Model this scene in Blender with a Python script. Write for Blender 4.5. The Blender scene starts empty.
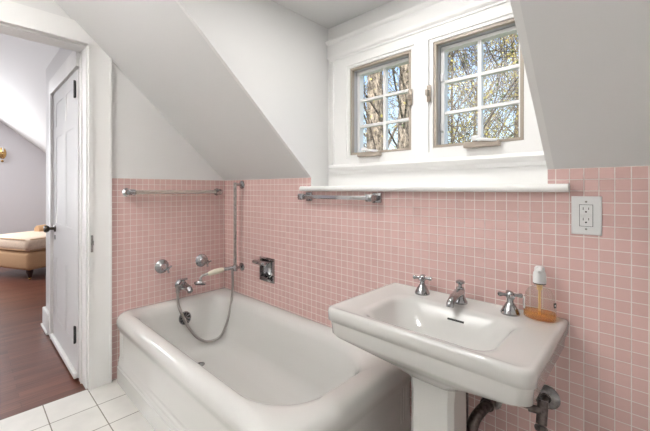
import bpy, bmesh, math, random
from mathutils import Vector, Matrix
PI = math.pi
sc = bpy.context.scene
COL = sc.collection
T = 0.038                       # pitch of the small wall tiles

# ------------------------------------------------------------------ materials
def new_mat(name):
    m = bpy.data.materials.new(name); m.use_nodes = True
    nt = m.node_tree
    return m, nt, nt.nodes['Principled BSDF']

def plain(name, col, rough=.5, metal=0, coat=0, bump=0, bscale=40, var=0, spec=.5):
    m, nt, b = new_mat(name)
    b.inputs['Roughness'].default_value = rough
    b.inputs['Metallic'].default_value = metal
    b.inputs['Coat Weight'].default_value = coat
    b.inputs['Coat Roughness'].default_value = .05
    b.inputs['Specular IOR Level'].default_value = spec
    tc = nt.nodes.new('ShaderNodeTexCoord')
    nz = nt.nodes.new('ShaderNodeTexNoise'); nz.inputs['Scale'].default_value = bscale; nz.inputs['Detail'].default_value = 4
    nt.links.new(tc.outputs['Object'], nz.inputs['Vector'])
    rp = nt.nodes.new('ShaderNodeValToRGB')
    k = 1 - var
    rp.color_ramp.elements[0].position = .3; rp.color_ramp.elements[1].position = .7
    rp.color_ramp.elements[0].color = (col[0]*k, col[1]*k, col[2]*k, 1)
    rp.color_ramp.elements[1].color = (*col, 1)
    nt.links.new(nz.outputs['Fac'], rp.inputs['Fac']); nt.links.new(rp.outputs['Color'], b.inputs['Base Color'])
    if bump:
        bp = nt.nodes.new('ShaderNodeBump'); bp.inputs['Strength'].default_value = bump; bp.inputs['Distance'].default_value = .004
        nt.links.new(nz.outputs['Fac'], bp.inputs['Height']); nt.links.new(bp.outputs['Normal'], b.inputs['Normal'])
    return m

def tiled(name, axes, off, pitch, mortar, c1, c2, cm, rough, bump=.6, dirt=0):
    m, nt, b = new_mat(name)
    tc = nt.nodes.new('ShaderNodeTexCoord'); sp = nt.nodes.new('ShaderNodeSeparateXYZ'); cb = nt.nodes.new('ShaderNodeCombineXYZ')
    nt.links.new(tc.outputs['Object'], sp.inputs[0])
    for i in range(2):
        a = nt.nodes.new('ShaderNodeMath'); a.operation = 'ADD'; a.inputs[1].default_value = off[i]
        nt.links.new(sp.outputs[axes[i]], a.inputs[0]); nt.links.new(a.outputs[0], cb.inputs[i])
    br = nt.nodes.new('ShaderNodeTexBrick'); br.offset = 0; br.squash = 1
    br.inputs['Scale'].default_value = 1; br.inputs['Brick Width'].default_value = pitch; br.inputs['Row Height'].default_value = pitch
    br.inputs['Mortar Size'].default_value = mortar; br.inputs['Mortar Smooth'].default_value = .25; br.inputs['Bias'].default_value = 0
    br.inputs['Color1'].default_value = (*c1, 1); br.inputs['Color2'].default_value = (*c2, 1); br.inputs['Mortar'].default_value = (*cm, 1)
    nt.links.new(cb.outputs[0], br.inputs['Vector'])
    out = br.outputs['Color']
    if dirt:
        nz = nt.nodes.new('ShaderNodeTexNoise'); nz.inputs['Scale'].default_value = 9; nz.inputs['Detail'].default_value = 5
        nt.links.new(tc.outputs['Object'], nz.inputs['Vector'])
        mr = nt.nodes.new('ShaderNodeMapRange'); mr.inputs[1].default_value = .3; mr.inputs[2].default_value = .7
        mr.inputs[3].default_value = 1 - dirt; mr.inputs[4].default_value = 1
        nt.links.new(nz.outputs['Fac'], mr.inputs[0])
        mx = nt.nodes.new('ShaderNodeMix'); mx.data_type = 'RGBA'; mx.blend_type = 'MULTIPLY'; mx.inputs[0].default_value = 1
        nt.links.new(out, mx.inputs[6]); nt.links.new(mr.outputs[0], mx.inputs[7]); out = mx.outputs[2]
    nt.links.new(out, b.inputs['Base Color'])
    mr2 = nt.nodes.new('ShaderNodeMapRange'); mr2.inputs[3].default_value = rough; mr2.inputs[4].default_value = .75
    nt.links.new(br.outputs['Fac'], mr2.inputs[0]); nt.links.new(mr2.outputs[0], b.inputs['Roughness'])
    inv = nt.nodes.new('ShaderNodeMath'); inv.operation = 'SUBTRACT'; inv.inputs[0].default_value = 1; nt.links.new(br.outputs['Fac'], inv.inputs[1])
    bp = nt.nodes.new('ShaderNodeBump'); bp.inputs['Strength'].default_value = bump; bp.inputs['Distance'].default_value = .0015
    nt.links.new(inv.outputs[0], bp.inputs['Height']); nt.links.new(bp.outputs['Normal'], b.inputs['Normal'])
    return m

def wood_floor(name):
    m, nt, b = new_mat(name)
    tc = nt.nodes.new('ShaderNodeTexCoord'); sp = nt.nodes.new('ShaderNodeSeparateXYZ'); cb = nt.nodes.new('ShaderNodeCombineXYZ')
    nt.links.new(tc.outputs['Object'], sp.inputs[0]); nt.links.new(sp.outputs[1], cb.inputs[0]); nt.links.new(sp.outputs[0], cb.inputs[1])
    br = nt.nodes.new('ShaderNodeTexBrick'); br.offset = .37
    br.inputs['Scale'].default_value = 1; br.inputs['Brick Width'].default_value = .9; br.inputs['Row Height'].default_value = .062
    br.inputs['Mortar Size'].default_value = .0008; br.inputs['Mortar Smooth'].default_value = .3
    br.inputs['Color1'].default_value = (.125, .042, .026, 1); br.inputs['Color2'].default_value = (.185, .068, .042, 1); br.inputs['Mortar'].default_value = (.06, .02, .012, 1)
    nt.links.new(cb.outputs[0], br.inputs['Vector'])
    mp = nt.nodes.new('ShaderNodeMapping'); mp.inputs['Scale'].default_value = (3, 60, 1); nt.links.new(cb.outputs[0], mp.inputs[0])
    nz = nt.nodes.new('ShaderNodeTexNoise'); nz.inputs['Scale'].default_value = 1.5; nz.inputs['Detail'].default_value = 6; nt.links.new(mp.outputs[0], nz.inputs['Vector'])
    mr = nt.nodes.new('ShaderNodeMapRange'); mr.inputs[1].default_value = .3; mr.inputs[2].default_value = .7; mr.inputs[3].default_value = .65; mr.inputs[4].default_value = 1.15
    nt.links.new(nz.outputs['Fac'], mr.inputs[0])
    mx = nt.nodes.new('ShaderNodeMix'); mx.data_type = 'RGBA'; mx.blend_type = 'MULTIPLY'; mx.inputs[0].default_value = 1
    nt.links.new(br.outputs['Color'], mx.inputs[6]); nt.links.new(mr.outputs[0], mx.inputs[7]); nt.links.new(mx.outputs[2], b.inputs['Base Color'])
    b.inputs['Roughness'].default_value = .3
    bp = nt.nodes.new('ShaderNodeBump'); bp.inputs['Strength'].default_value = .15; bp.inputs['Distance'].default_value = .003
    nt.links.new(nz.outputs['Fac'], bp.inputs['Height']); nt.links.new(bp.outputs['Normal'], b.inputs['Normal'])
    return m

def thin_glass(name, tint=(1, 1, 1), refl=.9, body=0, bcol=(.8, .78, .72), edge=4):
    m = bpy.data.materials.new(name); m.use_nodes = True; nt = m.node_tree; nt.nodes.clear()
    o = nt.nodes.new('ShaderNodeOutputMaterial'); tr = nt.nodes.new('ShaderNodeBsdfTransparent'); gl = nt.nodes.new('ShaderNodeBsdfGlossy')
    tr.inputs[0].default_value = (*tint, 1); gl.inputs['Roughness'].default_value = .03; gl.inputs[0].default_value = (refl, refl, refl, 1)
    lw = nt.nodes.new('ShaderNodeLayerWeight'); lw.inputs[0].default_value = .5
    pw = nt.nodes.new('ShaderNodeMath'); pw.operation = 'POWER'; pw.inputs[1].default_value = edge; nt.links.new(lw.outputs['Facing'], pw.inputs[0])
    fr = nt.nodes.new('ShaderNodeMapRange'); fr.inputs[3].default_value = .015; fr.inputs[4].default_value = .8; nt.links.new(pw.outputs[0], fr.inputs[0])
    mx = nt.nodes.new('ShaderNodeMixShader')
    nt.links.new(fr.outputs[0], mx.inputs[0]); nt.links.new(tr.outputs[0], mx.inputs[1]); nt.links.new(gl.outputs[0], mx.inputs[2])
    last = mx
    if body:
        df = nt.nodes.new('ShaderNodeBsdfDiffuse'); df.inputs[0].default_value = (*bcol, 1)
        m2 = nt.nodes.new('ShaderNodeMixShader'); m2.inputs[0].default_value = body
        nt.links.new(mx.outputs[0], m2.inputs[1]); nt.links.new(df.outputs[0], m2.inputs[2]); last = m2
    nt.links.new(last.outputs[0], o.inputs[0])
    return m

def bark(name, a, b_):
    m, nt, b = new_mat(name)
    tc = nt.nodes.new('ShaderNodeTexCoord'); mp = nt.nodes.new('ShaderNodeMapping'); mp.inputs['Scale'].default_value = (9, 9, 3.5)
    nt.links.new(tc.outputs['Object'], mp.inputs[0])
    nz = nt.nodes.new('ShaderNodeTexNoise'); nz.inputs['Scale'].default_value = 2.2; nz.inputs['Detail'].default_value = 8; nz.inputs['Roughness'].default_value = .7
    nt.links.new(mp.outputs[0], nz.inputs['Vector'])
    rp = nt.nodes.new('ShaderNodeValToRGB'); rp.color_ramp.elements[0].position = .4; rp.color_ramp.elements[1].position = .62
    rp.color_ramp.elements[0].color = (*a, 1); rp.color_ramp.elements[1].color = (*b_, 1)
    nt.links.new(nz.outputs['Fac'], rp.inputs[0]); nt.links.new(rp.outputs[0], b.inputs['Base Color'])
    b.inputs['Roughness'].default_value = .9
    bp = nt.nodes.new('ShaderNodeBump'); bp.inputs['Strength'].default_value = 1; bp.inputs['Distance'].default_value = .06
    nt.links.new(nz.outputs['Fac'], bp.inputs['Height']); nt.links.new(bp.outputs['Normal'], b.inputs['Normal'])
    return m

PINK1, PINK2, GROUT = (.65, .43, .40), (.70, .47, .44), (.80, .74, .70)
M = dict(
    tile_win=tiled('pink_tile_window_wall', (0, 2), (-.946*T, -1.2196), T, .0015, PINK1, PINK2, GROUT, .22),
    tile_left=tiled('pink_tile_left_wall', (1, 2), (.346*T, -1.2196), T, .0015, PINK1, PINK2, GROUT, .22),
    floor_tile=tiled('white_floor_tile', (0, 1), (-.215, .9365), .213, .0028, (.76, .74, .70), (.80, .78, .74), (.26, .235, .2), .3, dirt=.1),
    wood=wood_floor('red_brown_floorboards'),
    paint=plain('white_wall_paint', (.80, .795, .785), .6, bump=.05, bscale=120),
    slope=plain('white_ceiling_paint', (.72, .715, .71), .7, bump=.06, bscale=90),
    trim=plain('white_gloss_trim_paint', (.88, .875, .86), .45),
    doorpaint=plain('white_door_paint', (.80, .80, .80), .6),
    lilac=plain('pale_lilac_wall_paint', (.74, .73, .76), .7, bump=.04, bscale=80),
    porc=plain('white_porcelain', (.62, .615, .59), .12, coat=.4),
    enamel=plain('white_enamel', (.68, .675, .65), .14, coat=.4),
    chrome=plain('chrome', (.42, .42, .43), .1, 1),
    dull=plain('worn_chrome', (.46, .44, .42), .3, 1, bscale=60, var=.4),
    hosemetal=plain('steel_hose', (.42, .40, .38), .32, 1),
    rust=plain('tarnished_metal', (.20, .17, .16), .4, 1, bscale=80, var=.6),
    rust2=plain('tarnished_chrome', (.34, .33, .33), .25, 1, bscale=50, var=.6),
    black=plain('black_recess', (.012, .012, .012), .5),
    cream=plain('cream_handle', (.80, .76, .62), .3, coat=.3),
    reveal=plain('grey_window_reveal', (.50, .51, .53), .5),
    taupe=plain('taupe_window_metal', (.40, .34, .28), .45),
    plate=plain('white_plastic', (.76, .76, .755), .35),
    brass=plain('brass', (.62, .40, .16), .25, 1),
    bronze=plain('dark_bronze', (.05, .04, .03), .35, .7),
    iron=plain('dark_iron', (.06, .06, .06), .5, .6),
    fabric=plain('tan_fabric', (.58, .36, .20), .9, bump=.3, bscale=200, var=.12),
    fabric2=plain('light_tan_fabric', (.85, .68, .53), .9, bump=.3, bscale=60, var=.15),
    darkwood=plain('dark_wood', (.035, .018, .014), .3),
    glass=thin_glass('window_glass'),
    rod=thin_glass('clear_glass_rod', (.86, .84, .80), body=.3),
    bottle=thin_glass('clear_plastic', (.95, .93, .92), body=.09, edge=2.2),
    soap=thin_glass('amber_soap', (.97, .66, .14), body=.25, bcol=(.92, .46, .05), edge=3),
    sticker=plain('white_sticker', (.75, .75, .74), .5),
    ink=plain('black_ink', (.02, .02, .025), .5),
    bark=bark('grey_brown_bark', (.05, .04, .03), (.46, .40, .32)),
    bark2=bark('dark_bark', (.03, .024, .02), (.20, .165, .13)),
    bark3=bark('twig_bark', (.07, .055, .045), (.34, .28, .22)),
    leaf=plain('yellow_green_leaves', (.62, .56, .16), .7, var=.5, bscale=3),
    ivy=plain('dark_green_leaves', (.06, .09, .02), .6, var=.5, bscale=3),
    lawn=plain('lawn', (.08, .12, .03), .9, var=.5, bscale=2),
    bulb=plain('white_candle_tube', (.85, .83, .78), .4),
)

# ------------------------------------------------------------------ mesh tools
class B:
    def __init__(s): s.bm = bmesh.new()
    def box(s, x0, x1, y0, y1, z0, z1, bev=0, seg=2, mat=None):
        r = bmesh.ops.create_cube(s.bm, size=1)
        vs = r['verts']
        for v in vs:
            v.co = Vector((x0+(v.co.x+.5)*(x1-x0), y0+(v.co.y+.5)*(y1-y0), z0+(v.co.z+.5)*(z1-z0)))
        if bev:
            es = list({e for v in vs for e in v.link_edges})
            r = bmesh.ops.bevel(s.bm, geom=es, offset=bev, segments=seg, profile=.5, affect='EDGES')
            vs = list({v for f in r['faces'] for v in f.verts} | {v for v in vs if v.is_valid})
        if mat is not None:
            for v in vs: v.co = mat @ v.co
        return s
    def prism(s, poly, axis, a, b):
        def P(u, v, w):
            return Vector((w, u, v)) if axis == 'x' else Vector((u, w, v)) if axis == 'y' else Vector((u, v, w))
        lo = [s.bm.verts.new(P(u, v, a)) for u, v in poly]; hi = [s.bm.verts.new(P(u, v, b)) for u, v in poly]
        s.bm.faces.new(lo); s.bm.faces.new(hi[::-1])
        n = len(poly)
        for i in range(n): s.bm.faces.new((lo[i], lo[(i+1) % n], hi[(i+1) % n], hi[i]))
        return s
    def loft(s, rings, cap0=True, cap1=True, closed=True):
        R = [[s.bm.verts.new(Vector(p)) for p in r] for r in rings]
        n = len(R[0])
        for a, b in zip(R, R[1:]):
            for i in range(n if closed else n-1):
                s.bm.faces.new((a[i], a[(i+1) % n], b[(i+1) % n], b[i]))
        if cap0: s.bm.faces.new(R[0][::-1])
        if cap1: s.bm.faces.new(R[-1])
        return s
    def tube(s, pts, r, seg=10, cap=True, squash=None):
        pts = [Vector(p) for p in pts]; n = len(pts)
        rr = r if isinstance(r, (list, tuple)) else [r]*n
        tang = [(pts[min(i+1, n-1)]-pts[max(i-1, 0)]).normalized() for i in range(n)]
        t0 = tang[0]; up = Vector((0, 0, 1)) if abs(t0.z) < .9 else Vector((1, 0, 0))
        u = t0.cross(up).normalized(); rings = []
        for i in range(n):
            t = tang[i]; u = (u - t*u.dot(t)).normalized(); v = t.cross(u)
            k = squash or 1
            rings.append([pts[i]+(u*math.cos(2*PI*j/seg)+v*k*math.sin(2*PI*j/seg))*rr[i] for j in range(seg)])
        return s.loft(rings, cap, cap)
    def lathe(s, prof, o, d=(0, 0, 1), seg=24, sx=1, sy=1):
        o = Vector(o); q = Vector((0, 0, 1)).rotation_difference(Vector(d).normalized())
        rings = []
        for r, h in prof:
            r = max(r, 1e-5)
            rings.append([o+q @ Vector((r*sx*math.cos(2*PI*j/seg), r*sy*math.sin(2*PI*j/seg), h)) for j in range(seg)])
        return s.loft(rings)
    def ball(s, c, r, seg=14, sc_=(1, 1, 1)):
        res = bmesh.ops.create_uvsphere(s.bm, u_segments=seg, v_segments=max(6, seg//2), radius=r)
        for v in res['verts']: v.co = Vector((v.co.x*sc_[0], v.co.y*sc_[1], v.co.z*sc_[2]))+Vector(c)
        return s
    def build(s, name, mat, parent=None, loc=(0, 0, 0), angle=40, flip=True):
        bm = s.bm
        if flip: bmesh.ops.recalc_face_normals(bm, faces=bm.faces)
        root = parent
        while root is not None and root.parent is not None: root = root.parent
        org = Vector(root.location) if root is not None else Vector(loc)
        M4 = Matrix.Translation(-org)
        if root is not None and root.rotation_euler.z: M4 = Matrix.Rotation(-root.rotation_euler.z, 4, 'Z') @ M4
        bm.transform(M4)
        th = math.radians(angle)
        for f in bm.faces: f.smooth = True
        for e in bm.edges:
            if len(e.link_faces) == 2: e.smooth = e.calc_face_angle(0) < th
        me = bpy.data.meshes.new(name); bm.to_mesh(me); bm.free()
        o = bpy.data.objects.new(name, me); COL.objects.link(o)
        me.materials.append(mat)
        if parent is not None: o.parent = parent
        else: o.location = org
        return o

def thing(name, loc, label, cat, group=None):
    o = bpy.data.objects.new(name, None); COL.objects.link(o); o.location = loc; o.empty_display_size = .05
    o['label'] = label; o['category'] = cat
    if group: o['group'] = group
    return o
def tag(o, label, cat, group=None):
    o['label'] = label; o['category'] = cat
    if group: o['group'] = group
    return o
def struct(o, label, cat):
    o['kind'] = 'structure'; o['label'] = label; o['category'] = cat
    return o
def rrect(x0, x1, y0, y1, rad, z, n=10):
    """rounded rectangle, corners front-left, front-right, back-right, back-left"""
    if not isinstance(rad, (list, tuple)): rad = [rad]*4
    out = []
    cs = [((x0, y0), 1, 1, PI), ((x1, y0), -1, 1, 1.5*PI), ((x1, y1), -1, -1, 0), ((x0, y1), 1, -1, .5*PI)]
    for (c, sx, sy, a0), r in zip(cs, rad):
        r = max(r, .0005)
        for i in range(n+1):
            a = a0+.5*PI*i/n
            out.append(Vector((c[0]+sx*r+r*math.cos(a), c[1]+sy*r+r*math.sin(a), z)))
    return out
def spline(pts, n=8):
    P = [Vector(p) for p in pts]; P = [P[0]*2-P[1]]+P+[P[-1]*2-P[-2]]; out = []
    for i in range(1, len(P)-2):
        a, b, c, d = P[i-1:i+3]
        for k in range(n):
            t = k/n
            out.append(.5*((2*b)+(c-a)*t+(2*a-5*b+4*c-d)*t*t+(3*b-a-3*c+d)*t**3))
    out.append(P[-2]); return out

# ------------------------------------------------------------------ dimensions of the attic room
ZT = 1.258            # top of the tiling / foot of the roof slope
SL = .905             # roof slope
DX0, DX1, DY, DZ = .944, 2.102, .155, 2.187      # dormer: cheeks, window wall, ceiling
RX, RY, CZ = 3.1, -2.7, 2.42
YD = -(DZ-ZT)/SL      # where the dormer ceiling meets the slope
YC = -(CZ-ZT)/SL
zs = lambda y: ZT-SL*y

# floors
b = B(); b.box(0, RX, RY, 0, -.06, 0)
struct(b.build('floor', M['floor_tile']), 'white square ceramic floor tiles beside the bathtub', 'floor')
b = B(); b.box(-5.3, 0, -3.6, .6, -.07, -.003)
struct(b.build('floor_bedroom', M['wood']), 'red brown wooden floorboards beyond the doorway', 'floor')

# window wall: four tiled pieces round the recess of the soap holder
SX0, SX1, SZ0, SZ1 = .478, .596, .578, .716
b = B()
b.box(-.004, SX0, 0, .06, 0, ZT); b.box(SX1, RX, 0, .06, 0, 1.19); b.box(SX0, SX1, 0, .06, 0, SZ0); b.box(SX0, SX1, 0, .06, SZ1, ZT)
b.box(SX1, DX0-.001, 0, .06, 1.19, ZT); b.box(DX1+.001, RX, 0, .06, 1.19, ZT)
struct(b.build('wall_window', M['tile_win']), 'pink tiled wall under the dormer window behind the sink', 'wall')
b = B(); b.box(-.2, RX, .06, .14, -.06, 1.17); b.box(-.2, DX0-.02, .06, .14, 1.17, ZT); b.box(DX1+.02, RX, .06, .14, 1.17, ZT)
struct(b.build('wall_outer', M['paint']), 'outer shell of the knee wall behind the pink tiles', 'wall')

# left wall with doorway, tile panel in front of plaster
YJ, YJ2, ZH = -.9445, -1.76, 2.035
b = B()
JW, JH = YJ+.012, ZH+.012
b.prism([(JW, -.06), (.0, -.06), (0, ZT), (JW, zs(JW))], 'x', -.12, -.004)
b.prism([(YJ2, JH), (JW, JH), (JW, zs(JW)), (YC, CZ), (YJ2, CZ)], 'x', -.12, -.004)
b.box(-.12, -.004, RY, YJ2, -.06, CZ)
struct(b.build('wall_left', M['paint']), 'white plaster wall with the doorway beside the bathtub', 'wall')
b = B(); b.box(-.004, 0, -.815, 0, 0, ZT)
struct(b.build('wall_left_tile', M['tile_left']), 'pink tiled wall at the tap end of the bathtub', 'wall')

# rest of the room, behind the photographer
b = B(); b.box(RX, RX+.1, RY, .06, -.06, CZ)
struct(b.build('wall_right', M['paint']), 'white plaster wall at the right end of the bathroom', 'wall')
b = B(); b.box(-.12, RX+.1, RY-.1, RY, -.06, CZ)
struct(b.build('wall_back', M['paint']), 'white plaster wall facing the window', 'wall')

# sloping ceilings and flat ceilings
def slab(x0, x1, y0, y1): return [(y0, zs(y0)), (y1, zs(y1)), (y1, zs(y1)+.1), (y0, zs(y0)+.1)]
b = B()
b.prism([(0, ZT), (YD, DZ), (YD, DZ+.1), (0.11, ZT)], 'x', -.004, DX0-.02)
b.prism([(0, ZT), (YD, DZ), (YD, DZ+.1), (0.11, ZT)], 'x', DX1+.02, RX)
b.prism([(YD, DZ), (YC, CZ), (YC, CZ+.1), (YD, DZ+.1)], 'x', -.004, RX)
struct(b.build('ceiling_slope', M['slope']), 'white sloping attic ceiling on both sides of the dormer', 'ceiling')
b = B(); b.box(-.12, RX+.1, RY-.1, YC, CZ, CZ+.1)
struct(b.build('ceiling', M['slope']), 'flat white ceiling above the middle of the bathroom', 'ceiling')
b = B(); b.box(DX0-.01, DX1+.01, YD, DY+.1, DZ, DZ+.08)
struct(b.build('ceiling_dormer', M['slope']), 'flat white ceiling of the window dormer', 'ceiling')
ch = [(.001, ZT), (.001, 1.192), (DY+.09, 1.192), (DY+.09, DZ), (YD, DZ)]
b = B(); b.prism(ch, 'x', DX0-.02, DX0)
struct(b.build('wall_dormer_left', M['paint']), 'white triangular cheek wall left of the two windows', 'wall')
b = B(); b.prism(ch, 'x', DX1, DX1+.02)
struct(b.build('wall_dormer_right', M['paint']), 'white triangular cheek wall right of the two windows', 'wall')

# dormer front wall with two openings
WIN = [(1.121, 1.504), (1.6235, 1.9965)]; WZ0, WZ1 = 1.388, 1.893
b = B()
xs = [DX0-.02, WIN[0][0], WIN[0][1], WIN[1][0], WIN[1][1], DX1+.02]
for i in (0, 2, 4): b.box(xs[i], xs[i+1], DY, DY+.12, 1.17, DZ+.05)
for i in (1, 3):
    b.box(xs[i], xs[i+1], DY, DY+.12, 1.17, WZ0); b.box(xs[i], xs[i+1], DY, DY+.12, WZ1, DZ+.05)
struct(b.build('wall_dormer', M['trim']), 'white boarded wall around the two casement windows', 'wall')

def strip_y(b, poly, x0, x1):           # moulding running along x, profile in (y,z)
    b.prism(poly, 'x', x0, x1)
# casing round both windows
b = B()
e = .016
b.box(1.005, 1.10, DY-e, DY, 1.368, 1.912); b.box(1.527, 1.60, DY-e, DY, 1.368, 1.912); b.box(2.018, DX1-.0005, DY-e, DY, 1.368, 1.912)
b.box(1.005, DX1-.0005, DY-e, DY, 1.912, 1.963); b.box(1.005, DX1-.0005, DY-e, DY, 1.335, 1.368)
for x0, x1 in WIN:                       # thin inner bead
    b.box(x0-.021, x0-.003, DY-.009, DY, WZ0-.02, WZ1+.019); b.box(x1+.003, x1+.021, DY-.009, DY, WZ0-.02, WZ1+.019)
    b.box(x0-.003, x1+.003, DY-.009, DY, WZ1+.003, WZ1+.019); b.box(x0-.003, x1+.003, DY-.009, DY, WZ0-.02, WZ0-.003)
b.box(.99, 1.0045, DY-.024, DY, 1.335, 1.963, .004)
struct(b.build('trim_casing', M['trim']), 'flat white casing boards framing both windows', 'trim')
b = B()
strip_y(b, [(DY, 1.963), (DY-.022, 1.963), (DY-.022, 1.972), (DY-.032, 1.978), (DY-.036, 1.988), (DY-.036, 1.996), (DY, 1.996)], .975, DX1-.0005)
strip_y(b, [(DY, 1.996), (DY-.012, 1.996), (DY-.012, 2.075), (DY-.024, 2.083), (DY-.028, 2.096), (DY-.016, 2.104), (DY, 2.104)], DX0+.0005, DX1-.0005)
struct(b.build('trim_head', M['trim']), 'white moulded head trim above the two windows', 'trim')
b = B()
strip_y(b, [(DY, 1.282), (DY-.014, 1.282), (DY-.016, 1.298), (DY-.03, 1.306), (DY-.036, 1.318), (DY-.03, 1.330), (DY-.02, 1.335), (DY, 1.335)], .975, DX1-.0005)
struct(b.build('trim_sill', M['trim']), 'white moulded strip under the two windows', 'trim')
# long rounded shelf
b = B()
zc, hr = 1.1915, .0145
prof = [(DY, zc-hr), (-.03, zc-hr)]+[(-.03-hr*math.sin(PI*k/8), zc-hr*math.cos(PI*k/8)) for k in range(1, 8)]+[(-.03, zc+hr), (DY, zc+hr)]
b.prism(prof, 'x', DX0, DX1)
prof2 = [(-.001, zc-hr), (-.03, zc-hr)]+[(-.03-hr*math.sin(PI*k/8), zc-hr*math.cos(PI*k/8)) for k in range(1, 8)]+[(-.03, zc+hr), (-.001, zc+hr)]
b.prism(prof2, 'x', .888, DX0); b.prism(prof2, 'x', DX1, 2.166)
struct(b.build('trim_shelf', M['trim']), 'long white rounded sill ledge above the pink tiles', 'trim')

# casement windows
def window(i, x0, x1, label, latch_side):
    r = bpy.data.objects.new('window_%d' % i, None); COL.objects.link(r); r.location = ((x0+x1)/2, DY+.05, WZ0)
    struct(r, label, 'window')
    w, ya, yb = .012, DY-.006, DY+.016
    b = B(); b.box(x0, x0+w, ya, yb, WZ0, WZ1); b.box(x1-w, x1, ya, yb, WZ0, WZ1); b.box(x0+w, x1-w, ya, yb, WZ1-w, WZ1); b.box(x0+w, x1-w, ya, yb, WZ0, WZ0+w)
    b.build('frame', M['taupe'], r)
    yc, yd, wr = DY+.0162, DY+.1, .009
    b = B(); b.box(x0+.001, x0+wr, yc, yd, WZ0, WZ1); b.box(x1-wr, x1-.001, yc, yd, WZ0, WZ1); b.box(x0+wr, x1-wr, yc, yd, WZ1-wr, WZ1-.001); b.box(x0+wr, x1-wr, yc, yd, WZ0+.001, WZ0+wr)
    b.build('reveal', M['reveal'], r)
    w2 = .017
    b = B(); a0, a1, c0, c1 = x0+w, x1-w, WZ0+w, WZ1-w
    y0, y1 = DY+.045, DY+.085
    b.box(a0, a0+w2, y0, y1, c0, c1); b.box(a1-w2, a1, y0, y1, c0, c1); b.box(a0+w2, a1-w2, y0, y1, c1-w2, c1); b.box(a0+w2, a1-w2, y0, y1, c0, c0+w2*.4)
    s_ = b.build('sash', M['trim'], r)
    b = B(); xm = (a0+a1)/2; g0, g1 = c0+w2*.4, c1-w2; h = (g1-g0)/3
    b.box(xm-.008, xm+.008, y0+.008, y1-.004, g0, g1)
    for k in (1, 2):
        b.box(a0+w2, xm-.008, y0+.008, y1-.004, g0+h*k-.007, g0+h*k+.007); b.box(xm+.008, a1-w2, y0+.008, y1-.004, g0+h*k-.007, g0+h*k+.007)
    b.build('muntin', M['trim'], s_)
    b = B(); b.box(a0+w2, a1-w2, y0+.022, y0+.025, g0, g1); b.build('pane', M['glass'], s_)
    # crank operator: long taupe bar with a folding white-knobbed crank
    cx = x0+(.140 if i == 1 else .215)
    b = B(); b.box(cx-.065, cx+.080, DY-.045, DY-.017, WZ0-.019, WZ0+.006, .004)
    op = b.build('crank_operator', M['taupe'], r)
    b = B(); b.tube(spline([(cx+.07, DY-.04, WZ0+.004), (cx+.02, DY-.052, WZ0+.012), (cx-.02, DY-.054, WZ0+.018)]), .0065, 8)
    b.ball((cx-.012, DY-.05, WZ0+.02), .012, 12, (1.7, 1, 1)); b.build('crank_handle', M['plate'], op)
    # cam latch on the stile
    lx = x1+.004 if latch_side > 0 else x0-.018
    b = B(); b.box(lx-.010, lx+.010, DY-.024, DY-.016, 1.61, 1.69, .002); b.box(lx-.006, lx+.006, DY-.05, DY-.024, 1.635, 1.665, .003)
    b.build('latch', M['taupe'], r)
    if i == 2:
        for zz in (1.49, 1.73):
            b = B(); b.box(x0+.013, x0+.026, DY+.035, DY+.0449, zz-.018, zz+.018, .002); b.build('hinge', M['plate'], r)
    return r
window(1, *WIN[0], 'left casement window with six panes showing thick tree trunks', 1)
window(2, *WIN[1], 'right casement window with six panes showing thin branches and sky', -1)

# doorway trim
def clip(poly):                          # cut a (y,z) outline by the roof slope
    out = []; n = len(poly); f = lambda p: zs(p[0])-.001-p[1]
    for i in range(n):
        p, q = poly[i], poly[(i+1) % n]; a, c = f(p), f(q)
        if a >= 0: out.append(p)
        if a*c < 0: t = a/(a-c); out.append((p[0]+t*(q[0]-p[0]), p[1]+t*(q[1]-p[1])))
    return out
b = B()
b.prism(clip([(-.935, 0), (-.812, 0), (-.812, 2.165), (YJ2, 2.165), (YJ2, 2.045), (-.935, 2.045)]), 'x', -.004, .018)
b.prism(clip([(-.822, 0), (-.812, 0), (-.812, 2.2), (-.822, 2.2)]), 'x', .018, .024)
b.prism([(-.936, 0), (-.912, 0), (-.912, 2.02), (YJ2, 2.02), (YJ2, 2.045), (-.936, 2.045)][:3]+[(-.912, 2.069), (YJ2, 2.069), (YJ2, 2.045), (-.936, 2.045)], 'x', .018, .026)
b.prism([(-.936, 0), (-.928, 0), (-.928, 2.053), (YJ2, 2.053), (YJ2, 2.045), (-.936, 2.045)], 'x', .026, .031)
struct(b.build('trim_1', M['trim']), 'white moulded door casing cut off at an angle by the sloping ceiling', 'trim')
b = B()
b.box(-.13, -.0045, YJ, YJ+.0115, 0, ZH+.0115); b.box(-.13, -.0045, YJ2+.0005, YJ, ZH, ZH+.0115)
b.box(-.105, -.09, YJ-.008, YJ, 0, ZH)
struct(b.build('trim_2', M['trim']), 'white door jamb lining the doorway', 'trim')
o = thing('strike_plate', (.02, -.925, .86), 'small worn metal latch plate on the edge of the white door casing', 'latch')
b = B(); b.box(.0265, .0295, -.926, -.913, .815, .915, .001); b.build('plate', M['dull'], o)
b = B(); b.tube([(.03, -.920, .85), (.04, -.917, .86), (.04, -.917, .885)], .004, 8); b.build('hook', M['dull'], o)

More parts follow.
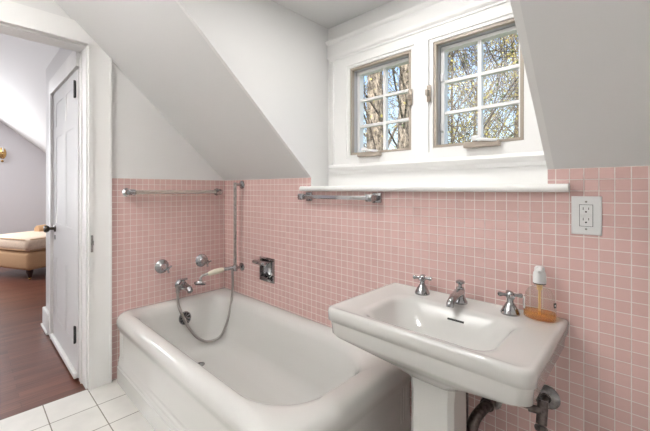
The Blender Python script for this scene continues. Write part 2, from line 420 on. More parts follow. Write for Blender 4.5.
# closed six panel closet door set in the passage wall
HX0, HX1, DF, DBk = -.985, -.152, -.955, -.91
door = bpy.data.objects.new('door_1', None); COL.objects.link(door); door.location = (-.155, -.935, 0)
struct(door, 'white six panel wooden door with dark knob in the passage beyond the doorway', 'door')
st, zr = .115, [(.20, .66), (.93, 1.585), (1.665, 1.845)]
pw = (HX1-HX0-3*st)/2
xa = [(HX0+st, HX0+st+pw), (HX1-st-pw, HX1-st)]
b = B()
ex = [HX0, xa[0][0], xa[0][1], xa[1][0], xa[1][1], HX1]
for k in (0, 2, 4): b.box(ex[k], ex[k+1], DF, DBk, .012, 1.938)
for x0, x1 in xa:
    zz = [.012]+[v for p in zr for v in p]+[1.938]
    for k in range(0, 8, 2): b.box(x0, x1, DF, DBk, zz[k], zz[k+1])
b.build('frame', M['doorpaint'], door)
for x0, x1 in xa:
    for z0, z1 in zr:
        b = B()
        def rc(i, y): return [(x0+i, y, z0+i), (x1-i, y, z0+i), (x1-i, y, z1-i), (x0+i, y, z1-i)]
        b.loft([rc(-.001, DF+.003), rc(.006, DF+.010), rc(.042, DF+.030), rc(.062, DF+.030), rc(.085, DF+.018), rc(.086, DBk-.003), rc(-.001, DBk-.003)])
        b.build('panel', M['doorpaint'], door)
b = B(); b.box(HX0, HX1, DF-.022, DF-.0005, .012, .045, .004); b.build('bottom_strip', M['trim'], door)
for zz in (.27, 1.82):
    b = B(); b.tube([(-.20, DF-.008, zz-.055), (-.20, DF-.008, zz+.055)], .006, 10); b.box(-.206, -.194, DF-.003, DF-.0005, zz-.05, zz+.05)
    b.build('hinge', M['iron'], door)
b = B(); b.lathe([(.0, 0), (.026, 0), (.026, .006), (.011, .010), (.010, .035), (.022, .042), (.029, .055), (.024, .070), (0, .074)], (-.90, DF-.0005, .885), (0, -1, 0))
kn = b.build('knob', M['bronze'], door)
b = B(); b.box(-.906, -.894, DF-.004, DF-.0005, .80, .835, .001); b.build('keyhole_plate', M['bronze'], door)

# bedroom shell
DA, DB, DT = HX0-.004, HX1+.004, 1.948
b = B(); b.box(-1.37, DA, -.95, -.86, -.06, 2.6); b.box(DA, -.1205, -.95, -.86, DT, 2.6); b.box(DB, -.1205, -.95, -.86, -.06, DT); b.box(DA, DB, -.87, -.86, -.06, DT)
struct(b.build('wall_passage', M['paint']), 'white passage wall around the six panel door', 'wall')
b = B(); b.box(DA-.11, DA-.001, -.968, -.9505, 0, 2.065); b.box(DA-.012, DA-.001, -.974, -.968, 0, DT); b.box(DA-.001, -.131, -.968, -.9505, DT+.001, 2.065)
struct(b.build('trim_3', M['trim']), 'white casing on the left and top of the six panel door', 'trim')
b = B(); b.box(-1.385, DA-.112, -.972, -.9505, 0, .16, .004); b.box(-1.39, DA-.112, -.985, -.9725, 0, .02, .003); b.box(-1.392, -1.3705, -.9725, -.87, 0, .16, .004)
struct(b.build('baseboard_passage', M['trim']), 'white baseboard at the foot of the passage wall', 'baseboard')
BX = -5.2; bs = .79; ye = .5; ze = 1.83-bs*.93; yt = -1.33; zt = 1.83+.9*bs
b = B(); b.prism([(ye, -.07), (ye, ze), (yt, zt), (-3.6, zt), (-3.6, -.07)], 'x', BX-.1, BX)
struct(b.build('wall_bedroom_far', M['lilac']), 'pale lilac gable wall across the bedroom', 'wall')
b = B(); b.box(BX, -.2, ye, ye+.1, -.07, ze); b.box(-.2, -.1205, -.86, ye+.1, -.07, 2.6); b.box(-.2, -.121, -3.6, RY-.1005, -.07, 2.7)
struct(b.build('wall_bedroom_right', M['lilac']), 'pale bedroom knee wall behind the door', 'wall')
b = B(); b.prism([(ye+.1, ze-.079), (yt, zt), (yt, zt+.1), (ye+.1, ze+.05)], 'x', BX-.1, -.1205)
b.box(BX-.1, -.1205, -3.6, yt, zt, zt+.1)
struct(b.build('ceiling_bedroom', M['paint']), 'white sloping bedroom ceiling seen through the doorway', 'ceiling')
b = B(); b.box(BX-.1, -.12, -3.7, -3.6, -.07, 2.7)
struct(b.build('wall_bedroom_left', M['lilac']), 'pale bedroom wall out of sight on the left', 'wall')

# ------------------------------------------------------------------ bathtub
tub = thing('bathtub', (.78, -.4, 0), 'white enamelled built-in bathtub with rounded rim in the tiled corner', 'bathtub')
X0, Y1 = .002, -.002
R = []
oc = [.05, .07, .012, .004]
def ro(x0, x1, y0, y1, z, rad): R.append(rrect(x0, x1, y0, y1, rad, z, 12))
ro(X0, 1.600, -.790, Y1, 0, oc)
for zz, i in ((.092, 0), (.100, .0055), (.120, .0055), (.128, .0105), (.148, .0105), (.156, .0155), (.30, .0155)):
    ro(X0, 1.600-i, -.790+i, Y1, zz, oc)
ro(X0, 1.590, -.780, Y1, .325, [.05, .07, .014, .004])
ro(X0, 1.600, -.792, Y1, .352, [.055, .075, .016, .004])
ro(X0, 1.602, -.795, Y1, .370, [.06, .08, .02, .004])
ro(X0, 1.600, -.793, Y1, .386, [.06, .085, .02, .004])
ro(X0+.001, 1.592, -.786, Y1, .400, [.06, .09, .02, .004])
ro(X0+.002, 1.580, -.774, Y1-.001, .411, [.06, .10, .02, .004])
ro(X0+.005, 1.562, -.758, Y1-.003, .417, [.06, .11, .03, .01])
ro(.020, 1.540, -.744, -.012, .4195, [.07, .15, .08, .03])
ro(.048, 1.512, -.728, -.040, .418, [.09, .21, .17, .06])
ro(.072, 1.490, -.715, -.066, .411, [.10, .235, .22, .09])
ro(.086, 1.478, -.702, -.082, .395, [.11, .25, .24, .10])
ro(.098, 1.462, -.690, -.095, .36, [.11, .25, .24, .11])
ro(.112, 1.425, -.672, -.112, .25, [.11, .24, .23, .11])
ro(.130, 1.365, -.652, -.132, .15, [.12, .23, .22, .12])
ro(.150, 1.32, -.632, -.152, .105, [.12, .21, .20, .12])
ro(.185, 1.26, -.60, -.185, .080, [.12, .18, .18, .12])
ro(.26, 1.15, -.52, -.26, .072, [.1, .12, .12, .1])
b = B(); b.loft(R)
for k in range(3):                             # upright ends of the stepped moulding round the apron panel
    xl = .062+.022*k; yb = -.045-.022*k; z = .094+.030*k
    b.tube([(xl, -.771, .325), (xl, -.771, .10)], .0065, 8)
    b.tube([(1.5805, yb, .325), (1.5805, yb, .10)], .0065, 8)
b.build('tub_body', M['enamel'], tub, angle=32)
oc_ = Vector((.1055, -.383, .305)); od = Vector((1, 0, .13)).normalized()
b = B(); b.lathe([(0, 0), (.041, 0), (.041, .004), (0, .005)], oc_, od); ovb = b.build('overflow_plate', M['black'], tub)
b = B()
q = Vector((0, 0, 1)).rotation_difference(od)
ring = [oc_+od*.007+q @ Vector((.040*math.cos(2*PI*k/24), .040*math.sin(2*PI*k/24), 0)) for k in range(25)]
b.tube(ring, .0045, 8)
b.lathe([(0, .004), (.012, .004), (.010, .011), (0, .013)], oc_, od, 14)
for k in range(9):
    a = 2*PI*k/9; d = q @ Vector((math.cos(a), math.sin(a), 0))
    b.tube([oc_+od*.007+d*.008, oc_+od*.007+d*.040], [.0025, .006], 6)
b.build('spoked_cover', M['chrome'], ovb)
b = B(); b.lathe([(0, 0), (.028, 0), (.028, .003), (.018, .004), (0, .003)], (.34, -.39, .0722)); b.build('drain', M['chrome'], tub)

# bath taps on the left wall
def bath_tap(y, z, label, rot):
    t = thing('bath_tap', (0, y, z), label, 'tap', 'bath taps on the pink wall')
    b = B(); b.lathe([(0, 0.0005), (.046, .0005), (.048, .005), (.044, .012), (.030, .018), (.020, .026), (.015, .04), (.012, .082), (0, .083)], (0, y, z), (1, 0, 0), 28)
    b.build('wall_flange', M['chrome'], t)
    b = B(); b.lathe([(0, .080), (.014, .080), (.016, .092), (.012, .101), (0, .103)], (0, y, z), (1, 0, 0), 16)
    for k in range(4):
        a = rot+k*PI/2; d = Vector((0, math.cos(a), math.sin(a))); c = Vector((.091, y, z))
        b.tube([c+d*.008, c+d*.020, c+d*.029, c+d*.034], [.0065, .005, .0075, .003], 8)
    b.build('cross_handle', M['chrome'], t)
bath_tap(-.497, .661, 'chrome cross handle bath tap nearer the door', .35)
bath_tap(-.203, .659, 'chrome cross handle bath tap nearer the corner', .1)

# bath spout with diverter
sp = thing('bath_spout', (0, -.365, .51), 'chrome bath filler spout with diverter between the two wall taps', 'spout')
b = B(); b.lathe([(0, .0005), (.040, .0005), (.041, .006), (.032, .012), (.024, .026), (.028, .045), (.026, .065), (0, .068)], (0, -.365, .512), (1, 0, 0), 22)
b.tube(spline([(.05, -.365, .512), (.09, -.362, .511), (.128, -.36, .503), (.145, -.36, .488)]), [.022]*9+[.021]*8+[.019]*8, 14); b.build('spout', M['chrome'], sp)
b = B(); b.tube([(.05, -.365, .525), (.05, -.365, .552)], .009, 10); b.tube([(.05, -.392, .556), (.05, -.338, .556)], .008, 10); b.build('diverter_lever', M['chrome'], sp)
b = B(); b.tube([(.05, -.372, .51), (.064, -.412, .512)], .013, 12); b.tube([(.064, -.412, .526), (.0645, -.4125, .475)], .013, 12); b.build('hose_outlet', M['dull'], sp)

# shower rail on the window wall
RXX, RYY = .236, -.062
rl = thing('shower_rail', (RXX, RYY, .61), 'tall slim chrome shower rail in the tiled corner above the bathtub', 'shower rail')
b = B(); b.tube([(RXX, RYY, .60), (RXX, RYY, 1.238)], .011, 14); b.build('pole', M['dull'], rl)
for z in (.617, 1.222):
    b = B(); b.lathe([(0, .0005), (.03, .0005), (.03, .006), (.018, .012), (.010, .016), (.010, .060), (0, .061)], (RXX, 0, z), (0, -1, 0), 20); b.build('wall_bracket', M['chrome'], rl)
b = B(); b.tube([(RXX, RYY, .597), (RXX, RYY, .64)], .018, 14); b.tube([(RXX-.005, RYY-.008, .620), (RXX-.02, RYY-.05, .617)], .013, 12); b.build('holder', M['chrome'], rl)

# hand shower with hose
hs = thing('hand_shower', (.22, -.10, .62), 'hand shower with cream handle and looping steel hose hanging over the bathtub', 'shower')
b = B(); b.tube([(.206, -.135, .615), (.201, -.148, .613), (.187, -.192, .605), (.174, -.235, .596), (.171, -.243, .595)], [.010, .017, .0195, .016, .010], 14); b.build('handle', M['cream'], hs)
b = B(); b.tube([(.226, -.083, .621), (.206, -.136, .615)], .0125, 12); b.build('connector', M['dull'], hs)
b = B(); b.tube(spline([(.171, -.242, .595), (.162, -.268, .590), (.155, -.286, .577), (.153, -.293, .556)]), .0085, 12); b.build('neck', M['dull'], hs)
b = B(); b.lathe([(0, .024), (.011, .024), (.016, .012), (.040, .004), (.042, -.004), (.040, -.010), (0, -.010)], (.152, -.292, .538), (-.30, .26, 1), 22); hd = b.build('shower_head', M['chrome'], hs)
b = B(); b.lathe([(0, 0), (.035, 0), (.035, -.003), (0, -.003)], Vector((.152, -.292, .538))+Vector((-.30, .26, 1)).normalized()*-.0105, (-.30, .26, 1), 20); b.build('spray_face', M['black'], hd)
hp = spline([(.0645, -.4125, .478), (.085, -.418, .40), (.122, -.405, .33), (.150, -.375, .25), (.165, -.315, .165), (.187, -.245, .126), (.212, -.165, .150), (.226, -.115, .26), (.232, -.085, .42), (.231, -.078, .52), (.227, -.080, .612)], 10)
b = B(); b.tube(hp, [.0088+.0008*(i % 2) for i in range(len(hp))], 10); b.build('hose', M['hosemetal'], hs)

# recessed soap holder
so = thing('soap_holder', (.537, 0, .57), 'recessed square chrome soap holder with grab bar set in pink tiles over bathtub', 'soap holder')
b = B(); f0, f1, h0, h1 = .458, .610, .565, .728
for bx in ((f0, SX0, h0, h1), (SX1, f1, h0, h1), (SX0, SX1, h0, SZ0), (SX0, SX1, SZ1, h1)): b.box(bx[0], bx[1], -.009, -.0005, bx[2], bx[3])
b.build('frame', M['chrome'], so)
b = B()
rings = [[(SX0+i, y, SZ0+i*1.1), (SX1-i, y, SZ0+i*1.1), (SX1-i, y, SZ1-i*1.1), (SX0+i, y, SZ1-i*1.1)] for i, y in ((.0005, -.008), (.004, .02), (.016, .045), (.03, .052))]
b.loft(rings, cap0=False); b.build('recess', M['chrome'], so, angle=80, flip=False)
b = B(); b.box(.468, .595, -.082, -.058, .690, .713, .006); b.box(.47, .595, -.058, -.004, .703, .709, .002); b.build('grab_bar', M['chrome'], so)
b = B(); b.tube([(.50, -.004, .612), (.50, -.035, .60), (.57, -.035, .60), (.57, -.004, .612)], .005, 8); b.box(SX0+.004, SX1-.004, -.02, .03, .582, .590, .002); b.build('soap_ledge', M['chrome'], so)

# towel bars
tb = thing('towel_bar', (.05, -.4, 1.168), 'clear glass towel bar with chrome ends above the bath taps', 'towel bar')
for y in (-.722, -.076):
    b = B(); b.lathe([(0, .0005), (.028, .0005), (.028, .006), (.019, .012), (.014, .017), (.014, .03), (.020, .036), (.023, .05), (.020, .066), (0, .070)], (0, y, 1.169), (1, 0, 0), 8); 
    s = 1 if y < -.4 else -1
    b.tube([(.05, y, 1.169), (.05, y+s*.035, 1.169)], .020, 14); b.build('post', M['chrome'], tb, angle=25)
b = B(); b.tube([(.05, -.692, 1.169), (.05, -.106, 1.169)], .0135, 16); b.build('bar', M['rod'], tb)
t2 = thing('towel_bar', (1.16, -.05, 1.145), 'flat chrome towel bar fixed under the white window ledge', 'towel bar')
for x in (.932, 1.403):
    b = B(); b.box(x-.026, x+.026, -.010, -.0005, 1.120, 1.170, .004); b.box(x-.014, x+.014, -.060, -.010, 1.132, 1.158, .003); b.box(x-.019, x+.019, -.080, -.056, 1.127, 1.163, .004); b.build('bracket', M['chrome'], t2)
b = B(); b.box(.905, 1.40, -.074, -.062, 1.1345, 1.1555, .002); b.build('bar', M['chrome'], t2)

# wall outlet
ou = thing('wall_outlet', (2.2085, 0, 1.10), 'white double power outlet on pink tiles right of the window ledge', 'outlet')
b = B(); b.loft([rr_ for rr_ in [[(2.1695+i, y, 1.0375+i), (2.2475-i, y, 1.0375+i), (2.2475-i, y, 1.164-i), (2.1695+i, y, 1.164-i)] for i, y in ((0, -.0005), (0, -.004), (.003, -.0065), (.005, -.007))]]); b.build('cover_plate', M['plate'], ou)
b = B(); b.box(2.192, 2.225, -.0095, -.0072, 1.066, 1.1355, .001); rc_ = b.build('receptacle', M['plate'], ou)
b = B(); b.box(2.1908, 2.2262, -.0078, -.0071, 1.0648, 1.1367); b.build('gap', M['black'], rc_)
for zc_ in (1.119, 1.0845):
    b = B()
    b.box(2.2005, 2.2022, -.0102, -.0097, zc_, zc_+.0085); b.box(2.2145, 2.2162, -.0102, -.0097, zc_+.001, zc_+.0085)
    b.lathe([(0, 0), (.0026, 0), (.0026, .0006), (0, .0006)], (2.2085, -.0097, zc_-.006), (0, -1, 0), 10); b.build('socket_holes', M['black'], rc_)
b = B(); b.box(2.1945, 2.2065, -.0112, -.0097, 1.0965, 1.107, .0008); b.box(2.2100, 2.2225, -.0112, -.0097, 1.0965, 1.107, .0008); b.build('test_buttons', M['sticker'], rc_)
for z in (1.056, 1.146):
    b = B(); b.lathe([(0, 0), (.0032, 0), (.0025, .001), (0, .0013)], (2.2085, -.0072, z), (0, -1, 0), 12); b.build('screw', M['dull'], ou)

# ------------------------------------------------------------------ pedestal sink
sk = thing('pedestal_sink', (1.825, -.25, 0), 'white porcelain pedestal sink with wide rectangular basin against pink tiles', 'sink')
A0, A1, F0 = 1.495, 2.163, -.497
R = []
n = 12
def rs(x0, x1, y0, y1, z, rad): R.append(rrect(x0, x1, y0, y1, rad, z, n))
rs(1.77, 1.89, -.32, -.21, .515, [.03]*4)
rs(1.735, 1.925, -.358, -.178, .54, [.04]*4)
rs(1.690, 1.970, -.39, -.12, .570, [.06, .06, .03, .03])
rs(1.61, 2.04, -.435, -.03, .604, [.07, .07, .02, .02])
rs(1.52, 2.131, -.478, -.004, .640, [.04, .04, .01, .01])
rs(A0+.012, A1-.012, F0+.012, -.002, .651, [.035, .035, .008, .008])
rs(A0+.0085, A1-.0085, F0+.0085, -.002, .694, [.035, .035, .008, .008])
rs(A0+.0075, A1-.0075, F0+.0075, -.002, .699, [.035, .035, .008, .008])
rs(A0+.001, A1-.001, F0+.001, -.002, .702, [.035, .035, .008, .008])
rs(A0, A1, F0, -.002, .735, [.035, .035, .008, .008])
rs(A0+.003, A1-.003, F0+.003, -.003, .744, [.034, .034, .008, .008])
rs(A0+.010, A1-.010, F0+.010, -.008, .747, [.03, .03, .008, .008])
rs(A0+.020, A1-.020, F0+.020, -.016, .746, [.03, .03, .01, .01])
rs(A0+.032, A1-.032, F0+.030, -.022, .7425, [.03, .03, .015, .015])
rs(1.590, 2.072, -.458, -.122, .7415, [.06, .06, .06, .06])
rs(1.606, 2.056, -.449, -.131, .7395, [.065, .065, .065, .065])
rs(1.615, 2.047, -.443, -.138, .735, [.068, .068, .07, .07])
rs(1.622, 2.040, -.437, -.145, .726, [.07, .07, .075, .075])
rs(1.628, 2.034, -.433, -.151, .715, [.072, .072, .08, .08])
rs(1.640, 2.020, -.424, -.165, .695, [.08, .08, .09, .09])
rs(1.665, 1.995, -.405, -.195, .66, [.09, .09, .09, .09])
rs(1.70, 1.96, -.375, -.235, .636, [.06]*4)
rs(1.77, 1.88, -.33, -.28, .630, [.02]*4)
b = B(); b.loft(R); b.build('basin', M['porc'], sk, angle=75)
b = B()
def oct_(cx, cy, hx, hy, c, z): return [(cx-hx+c, cy-hy, z), (cx+hx-c, cy-hy, z), (cx+hx, cy-hy+c, z), (cx+hx, cy+hy-c, z), (cx+hx-c, cy+hy, z), (cx-hx+c, cy+hy, z), (cx-hx, cy+hy-c, z), (cx-hx, cy-hy+c, z)]
b.loft([oct_(1.83, -.267, .11, .10, .02, .001), oct_(1.83, -.267, .11, .10, .02, .06), oct_(1.83, -.267, .088, .08, .02, .085), oct_(1.83, -.267, .078, .07, .016, .14), oct_(1.83, -.267, .0745, .067, .016, .48), oct_(1.83, -.267, .079, .071, .017, .52), oct_(1.83, -.267, .079, .071, .017, .58)])
b.build('pedestal', M['porc'], sk, angle=25)
b = B(); c = Vector((1.848, -.1585, .698)); b.tube([c+Vector((-.030, 0, 0)), c+Vector((.030, 0, 0))], .0055, 10); b.build('overflow_slot', M['black'], sk)
b = B(); b.lathe([(0, 0), (.024, 0), (.024, .003), (.012, .004), (0, .002)], (1.825, -.305, .631)); b.build('drain', M['chrome'], sk)
def sink_tap(x, y, rot):
    z0 = .742
    b = B(); b.lathe([(0, 0), (.030, 0), (.031, .006), (.024, .020), (.015, .036), (.011, .042), (.010, .058), (0, .060)], (x, y, z0), seg=26)
    t = b.build('tap', M['chrome'], sk)
    b = B(); b.lathe([(0, .056), (.012, .056), (.014, .066), (.012, .076), (.006, .081), (0, .082)], (x, y, z0), seg=18)
    for k in range(4):
        a = rot+k*PI/2; d = Vector((math.cos(a), math.sin(a), 0)); c = Vector((x, y, z0+.068))
        b.tube([c+d*.008, c+d*.022, c+d*.031, c+d*.037, c+d*.040], [.0065, .0055, .0085, .0075, .003], 10)
    b.build('cross_handle', M['chrome'], t)
sink_tap(1.673, -.070, .3); sink_tap(2.004, -.070, .45)
b = B(); fx, fy, fz = 1.832, -.075, .742
b.lathe([(0, 0), (.026, 0), (.027, .006), (.020, .018), (.016, .03), (.017, .05), (.014, .062), (0, .066)], (fx, fy, fz), seg=24)
b.tube(spline([(fx, fy, fz+.044), (fx+.001, fy-.035, fz+.042), (fx+.002, fy-.075, fz+.034), (fx+.002, fy-.098, fz+.022), (fx+.002, fy-.102, fz+.008)], 6), [.017]*6+[.0155]*6+[.014]*6+[.0135]*7, 14)
sp_ = b.build('spout', M['chrome'], sk)
b = B(); b.lathe([(0, .06), (.007, .06), (.007, .073), (.016, .078), (.017, .084), (.010, .089), (0, .090)], (fx, fy, fz), seg=18); b.build('pop_up_knob', M['chrome'], sp_)

# soap dispenser standing on the sink
bx, by, bz = 2.090, -.058, .7435
sd = thing('soap_dispenser', (bx, by, bz), 'clear pump soap bottle with a little amber liquid on the sink corner', 'soap dispenser')
b = B()
def el(a, c, z, k=28): return [(bx+a*math.cos(2*PI*i/k), by+c*math.sin(2*PI*i/k), bz+z) for i in range(k)]
b.loft([el(.044, .026, .0005), el(.048, .029, .006), el(.048, .029, .03), el(.046, .028, .06), el(.042, .026, .085), el(.033, .021, .102), el(.018, .015, .113), el(.013, .013, .118), el(.013, .013, .128)])
b.build('bottle', M['bottle'], sd)
b = B(); b.loft([el(.042, .024, .002), el(.0465, .0275, .007), el(.0465, .0275, .026), el(.0462, .0273, .028)]); b.build('liquid', M['soap'], sd)
b = B(); b.tube([(bx, by, bz+.015), (bx, by, bz+.118)], .004, 8); b.loft([el(.008, .008, .100, 14), el(.009, .009, .117, 14)]); b.build('dip_tube', plain('amber_tube', (.75, .5, .2), .4), sd)
b = B(); b.lathe([(0, 0), (.0195, 0), (.0195, .022), (.018, .034), (.015, .040), (.015, .050), (.012, .055), (0, .056)], (bx, by, bz+.124), seg=20)
b.tube([(bx, by, bz+.168), (bx+.004, by-.020, bz+.170), (bx+.006, by-.030, bz+.165)], [.010, .009, .006], 10); b.build('pump', M['plate'], sd)
b = B(); b.lathe([(0, 0), (.0185, 0), (.0185, .003), (0, .003)], (bx, by, bz+.1205), seg=20); b.build('collar', M['ink'], sd)
def patch(a0, a1, z0, z1, k=1.012):
    rings = [[(bx+.0478*k*math.cos(a0+(a1-a0)*i/6), by+.029*k*math.sin(a0+(a1-a0)*i/6), bz+z) for i in range(7)] for z in (z0, (z0+z1)/2, z1)]
    q = B(); q.loft(rings, False, False, closed=False); return q
lb = patch(PI+.02, PI+.62, .030, .072).build('label', M['sticker'], sd)
for k in range(4): patch(PI+.12+.1*k, PI+.17+.1*k, .036+.002*(k % 2), .066-.004*(k % 3), 1.03).build('print', M['ink'], lb)
l2 = patch(PI*1.5+1.05, PI*1.5+1.40, .050, .066).build('label', M['ink'], sd)
patch(PI*1.5+1.13, PI*1.5+1.26, .055, .061, 1.03).build('print', M['sticker'], l2)

# plumbing under the sink
tr_ = thing('drain_pipe', (1.92, 0, .365), 'tarnished waste pipe running from the wall behind the pedestal', 'pipe')
b = B(); b.lathe([(0, .0005), (.034, .0005), (.035, .005), (.026, .014), (.0, .016)], (1.925, 0, .372), (0, -1, 0), 22); b.build('wall_flange', M['dull'], tr_)
b = B(); b.tube(spline([(1.925, -.004, .372), (1.922, -.06, .372), (1.915, -.10, .366), (1.905, -.135, .345), (1.900, -.15, .30), (1.900, -.15, .22), (1.900, -.145, .17), (1.89, -.145, .14), (1.875, -.145, .15), (1.868, -.145, .2), (1.868, -.145, .5)]), .019, 14); b.build('pipe', M['rust'], tr_)
b = B(); b.tube([(1.900, -.15, .265), (1.900, -.15, .295)], .026, 12); b.build('coupling_nut', M['rust'], tr_)
b = B(); b.tube([(1.9225, -.055, .372), (1.923, -.03, .372)], .025, 12); b.build('coupling_nut', M['rust'], tr_)
va = thing('shutoff_valve', (2.1, 0, .458), 'tarnished water shutoff valve with round wall plate below the right end of the sink', 'valve')
b = B(); b.lathe([(0, .0005), (.040, .0005), (.041, .004), (.034, .010), (.016, .014), (.014, .02), (0, .021)], (2.1, 0, .458), (0, -1, 0), 26); b.build('wall_plate', M['rust2'], va)
b = B(); b.tube([(2.1, -.012, .458), (2.1, -.07, .452)], .010, 12); b.tube([(2.1, -.058, .468), (2.1, -.085, .40)], .016, 12); b.tube([(2.1, -.075, .44), (2.062, -.078, .437)], .013, 10); b.build('valve_body', M['rust'], va)
b = B(); b.lathe([(0, 0), (.017, .002), (.02, .01), (.017, .018), (0, .02)], (2.1, -.087, .398), (0, -.35, -1), 8); b.build('valve_handle', M['rust'], va)
b = B(); b.tube(spline([(2.064, -.078, .437), (2.03, -.08, .440), (2.015, -.08, .46), (2.006, -.075, .52), (2.004, -.07, .64)]), .006, 8); b.build('supply_tube', M['rust'], va)

# ------------------------------------------------------------------ bedroom things
ch_ = thing('chaise_lounge', (-3.30, -.88, 0), 'tan upholstered chaise lounge with loose seat cushion on the bedroom floor', 'chaise')
ch_.rotation_euler.z = 0
ux, vx = Vector((-.90, -.43, 0)), Vector((-.43, .90, 0))
MT = Matrix(((ux.x, vx.x, 0, -3.30), (ux.y, vx.y, 0, -.88), (0, 0, 1, 0), (0, 0, 0, 1)))
b = B(); b.box(0, 1.02, 0, 1.40, .13, .37, .05, 4, MT); b.build('base', M['fabric'], ch_)
b = B(); b.box(-.01, .9, -.01, 1.38, .372, .555, .07, 5, MT); cu = b.build('seat_cushion', M['fabric2'], ch_)
b = B()
for zz in (.395, .535):
    pr = [MT @ Vector(p) for p in ((.04, -.004, zz), (.56, -.004, zz))]; b.tube([p for p in pr], .006, 6)
    pr = [MT @ Vector(p) for p in ((-.004, .03, zz), (-.004, 1.3, zz))]; b.tube(pr, .006, 6)
b.build('piping', M['fabric'], cu)
b = B(); b.tube([MT @ Vector((.70, .55, .575)), MT @ Vector((.70, .57, .575)), MT @ Vector((.70, 1.36, .60)), MT @ Vector((.70, 1.39, .60))], [.055, .07, .08, .06], 18); b.build('rolled_arm', M['fabric'], ch_)
for p in ((.07, .07), (.07, 1.33), (.95, .07), (.95, 1.33)):
    b = B(); c = MT @ Vector((*p, 0)); b.lathe([(0, .03), (.022, .03), (.030, .06), (.040, .10), (.040, .129), (0, .129)], c, seg=12); lg = b.build('leg', M['darkwood'], ch_)
    b = B(); b.ball((c.x, c.y, .018), .0175, 10); b.build('caster', M['brass'], lg)

wl = thing('wall_sconce', (BX, -1.015, 1.79), 'small brass candle sconce on the pale bedroom wall', 'sconce')
sy, sz = -1.015, 1.79
b = B(); b.lathe([(0, .0005), (.07, .0005), (.075, .01), (.05, .02), (.02, .03), (0, .032)], (BX, sy, sz), (1, 0, 0), 20, 1.25, .7); b.ball((BX+.02, sy, sz-.13), .02, 10); b.build('backplate', M['brass'], wl)
b = B(); b.tube(spline([(BX+.02, sy, sz-.02), (BX+.10, sy, sz-.08), (BX+.15, sy, sz-.03), (BX+.15, sy, sz+.0)]), .012, 10); b.lathe([(0, 0), (.045, .005), (.035, .012), (0, .014)], (BX+.15, sy, sz), seg=14); b.build('arm', M['brass'], wl)
b = B(); b.lathe([(0, 0), (.013, 0), (.013, .075), (0, .077)], (BX+.15, sy, sz+.012), seg=12); cd = b.build('candle', M['bulb'], wl)
b = B(); b.ball((BX+.15, sy, sz+.115), .013, 10, (1, 1, 2)); b.build('bulb', M['glass'], cd)

# ------------------------------------------------------------------ garden
GZ = -4.6
b = B(); b.box(-45, 45, 1.5, 60, GZ-.2, GZ)
struct(b.build('ground_garden', M['lawn']), 'green lawn far below the window', 'ground')

def tree(name, x, y, h, r0, lean, seed, label, cat='tree', mat='bark', depth=4, split=(.25, .95), nb=9, leaves=0, leafmat='leaf', group=None, spread=.9, rk=.35):
    rnd = random.Random(seed)
    t = thing(name, (x, y, GZ), label, cat, group)
    b = B(); tips = []
    def grow(p, d, L, r, lev):
        n = 8 if lev == 0 else 5 if lev == 1 else 4
        pts = [p.copy()]; q = p.copy(); dd = d.copy()
        for k in range(n):
            j = .03 if lev == 0 else .28
            dd = (dd+Vector((rnd.uniform(-j, j), rnd.uniform(-j, j), rnd.uniform(-j*.5, j)))).normalized()
            q = q+dd*(L/n); pts.append(q.copy())
        rad = [max(.005, r*(1-.62*k/n)) for k in range(n+1)]
        if lev == 0: rad[0] = r*1.35
        b.tube(pts, rad, 12 if lev == 0 else 6 if lev == 1 else 4, cap=False)
        if lev >= depth-2: tips.extend(pts[1:])
        if lev < depth:
            m = nb if lev == 0 else rnd.randint(4, 6)
            for i in range(m):
                f = rnd.uniform(*(split if lev == 0 else (.2, 1))); k = min(n-1, int(f*n)); s = pts[k].lerp(pts[k+1], f*n-k)
                ax = (pts[k+1]-pts[k]).normalized(); a = rnd.uniform(0, 2*PI)
                u = ax.orthogonal().normalized(); v = ax.cross(u)
                nd = (ax*rnd.uniform(.35, .9)+(u*math.cos(a)+v*math.sin(a))*spread+Vector((0, 0, .15))).normalized()
                grow(s, nd, L*rnd.uniform(.32, .55), rad[k]*rnd.uniform(rk*.7, rk*1.3)*(1 if lev == 0 else 1.5), lev+1)
    grow(Vector((x, y, GZ)), Vector(lean).normalized(), h, r0, 0)
    b.build('trunk', M[mat], t, flip=False, angle=60)
    if leaves:
        b = B()
        for _ in range(leaves):
            c = rnd.choice(tips)+Vector((rnd.gauss(0, .12), rnd.gauss(0, .12), rnd.gauss(0, .12))); s = rnd.uniform(.016, .040)
            u = Vector((rnd.gauss(0, 1), rnd.gauss(0, 1), rnd.gauss(0, 1))).normalized(); v = u.orthogonal().normalized()
            vs = [b.bm.verts.new(c+u*s), b.bm.verts.new(c+v*s*.6), b.bm.verts.new(c-u*s), b.bm.verts.new(c-v*s*.6)]; b.bm.faces.new(vs)
        b.build('foliage', M[leafmat], t, flip=False)
    return t
cx_, cy_ = 2.354, -1.4535
def at(lat, dep):       # a spot in the garden, seen from the middle of the bathroom
    a = .7887; f = Vector((-math.sin(a), math.cos(a))); r = Vector((math.cos(a), math.sin(a)))
    p = Vector((cx_, cy_))+f*dep+r*lat*dep; return p.x, p.y
G = 'trees outside the windows'
def T_(lat, dep, *a, **k):
    x, y = at(lat, dep); return tree('garden_tree', x, y, *a, **k, group=G)
T_(.210, 8.0, 11, .35, (.004, 0, 1), 3, 'thickest rough trunk in the left half of the left window', nb=16, leaves=2500, depth=3, split=(.35, .97), rk=.12)
T_(.262, 7.2, 11, .20, (0, 0, 1), 5, 'pale straight trunk in the right half of the left window', nb=14, leaves=1500, depth=3, split=(.4, .97), rk=.14)
T_(.300, 8.4, 12, .17, (.0, .0, 1), 8, 'dark ivy covered trunk at the right edge of the left window', mat='bark2', nb=14, leaves=2500, leafmat='ivy', depth=3, split=(.3, .95), rk=.2)
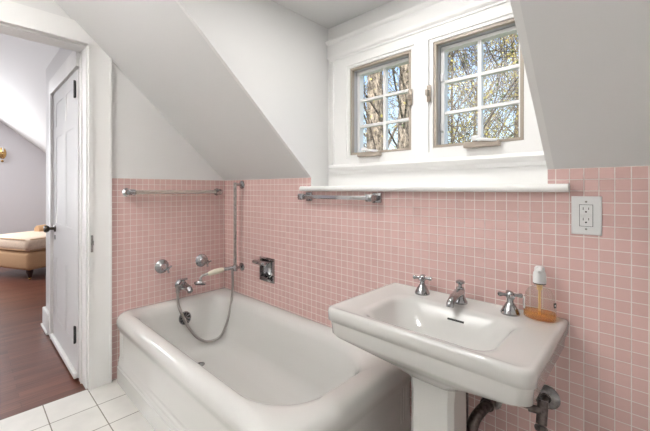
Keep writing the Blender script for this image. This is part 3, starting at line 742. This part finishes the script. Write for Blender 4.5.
T_(.216, 9.5, 12, .20, (-.075, -.03, 1), 12, 'slender leaning tree at the left edge of the left window', nb=14, leaves=4000, depth=3, rk=.22)
for i, (lat, dep, h, r, ln, lv, lab) in enumerate([
    (.42, 12, 12, .07, (-.03, 0, 1), 3500, 'thin yellow-leaved tree at the left of the right window'),
    (.51, 11, 12, .085, (.02, .02, 1), 3500, 'bare branching tree in the middle of the right window'),
    (.585, 12.5, 12.5, .10, (.0, 0, 1), 3500, 'dark branching tree at the right of the right window'),
    (.66, 13, 12, .09, (-.04, 0, 1), 3000, 'branching tree partly behind the right edge of the right window'),
    (.47, 18, 11, .12, (.02, 0, 1), 6000, 'distant leafy tree behind the bare branching tree')]):
    T_(lat, dep, h, r, ln, 20+i, lab, mat='bark3', nb=30, leaves=lv*2, depth=3, split=(.3, .98), rk=.33, spread=.8)

# ------------------------------------------------------------------ light
w = bpy.data.worlds.new('sky'); sc.world = w; w.use_nodes = True
nt = w.node_tree; bg = nt.nodes['Background']
st_ = nt.nodes.new('ShaderNodeTexSky'); st_.sky_type = 'NISHITA'; st_.sun_disc = False; st_.sun_elevation = math.radians(40); st_.sun_rotation = math.radians(160); st_.ozone_density = 1.2; st_.dust_density = 2.5
nt.links.new(st_.outputs[0], bg.inputs[0]); bg.inputs[1].default_value = .24
def sun(e, rot):
    l = bpy.data.lights.new('sun', 'SUN'); l.energy = e; l.angle = .01; l.color = (1, .94, .84)
    o = bpy.data.objects.new('sun', l); COL.objects.link(o); o.rotation_euler = rot
sun(4.5, (math.radians(48), 0, math.radians(25)))
def area(name, loc, rot, size, power, col, shape='DISK', sy_=None, spread=180):
    l = bpy.data.lights.new(name, 'AREA'); l.shape = shape; l.size = size; l.energy = power; l.color = col; l.spread = math.radians(spread)
    if sy_: l.shape = 'RECTANGLE'; l.size_y = sy_
    o = bpy.data.objects.new(name, l); COL.objects.link(o); o.location = loc; o.rotation_euler = rot
WARM = (1, .985, .965)
area('dormer_ceiling_light', (1.62, -.40, 2.17), (0, 0, 0), .14, 3.9, WARM)
area('bathroom_bounce_fill', (.95, -2.1, 1.45), (PI, 0, 0), .35, 30, WARM, spread=98)  # unseen fill bounced off the ceiling, added to brighten the bathroom
area('bedroom_side_fill', (-4.8, -2.1, 1.5), (math.radians(90), 0, math.radians(-76)), 1.6, 31, (.93, .96, 1), sy_=1.5)  # added side fill that models the door panels; no window is built here
area('bedroom_top_fill', (-3.4, -2.0, 2.5), (0, 0, 0), .6, 20, (.97, .985, 1))  # extra downward fill added to lift the bedroom walls, not a fixture

# ------------------------------------------------------------------ camera
cam = bpy.data.cameras.new('camera'); co = bpy.data.objects.new('camera', cam); COL.objects.link(co)
co.location = (2.353948, -1.4535, 1.1856); co.rotation_euler = (PI/2, 0, .7887)
cam.sensor_fit = 'HORIZONTAL'; cam.sensor_width = 36; cam.lens = 342/650*36
cam.shift_x = (325-304.7)/650; cam.shift_y = -(215.5-189.7)/650; cam.clip_start = .02
sc.camera = co
sc.view_settings.view_transform = 'Standard'; sc.view_settings.look = 'None'; sc.view_settings.exposure = 0.79; sc.view_settings.gamma = 1
sc.view_settings.use_curve_mapping = False
sc.cycles.max_bounces = 12; sc.cycles.transparent_max_bounces = 16
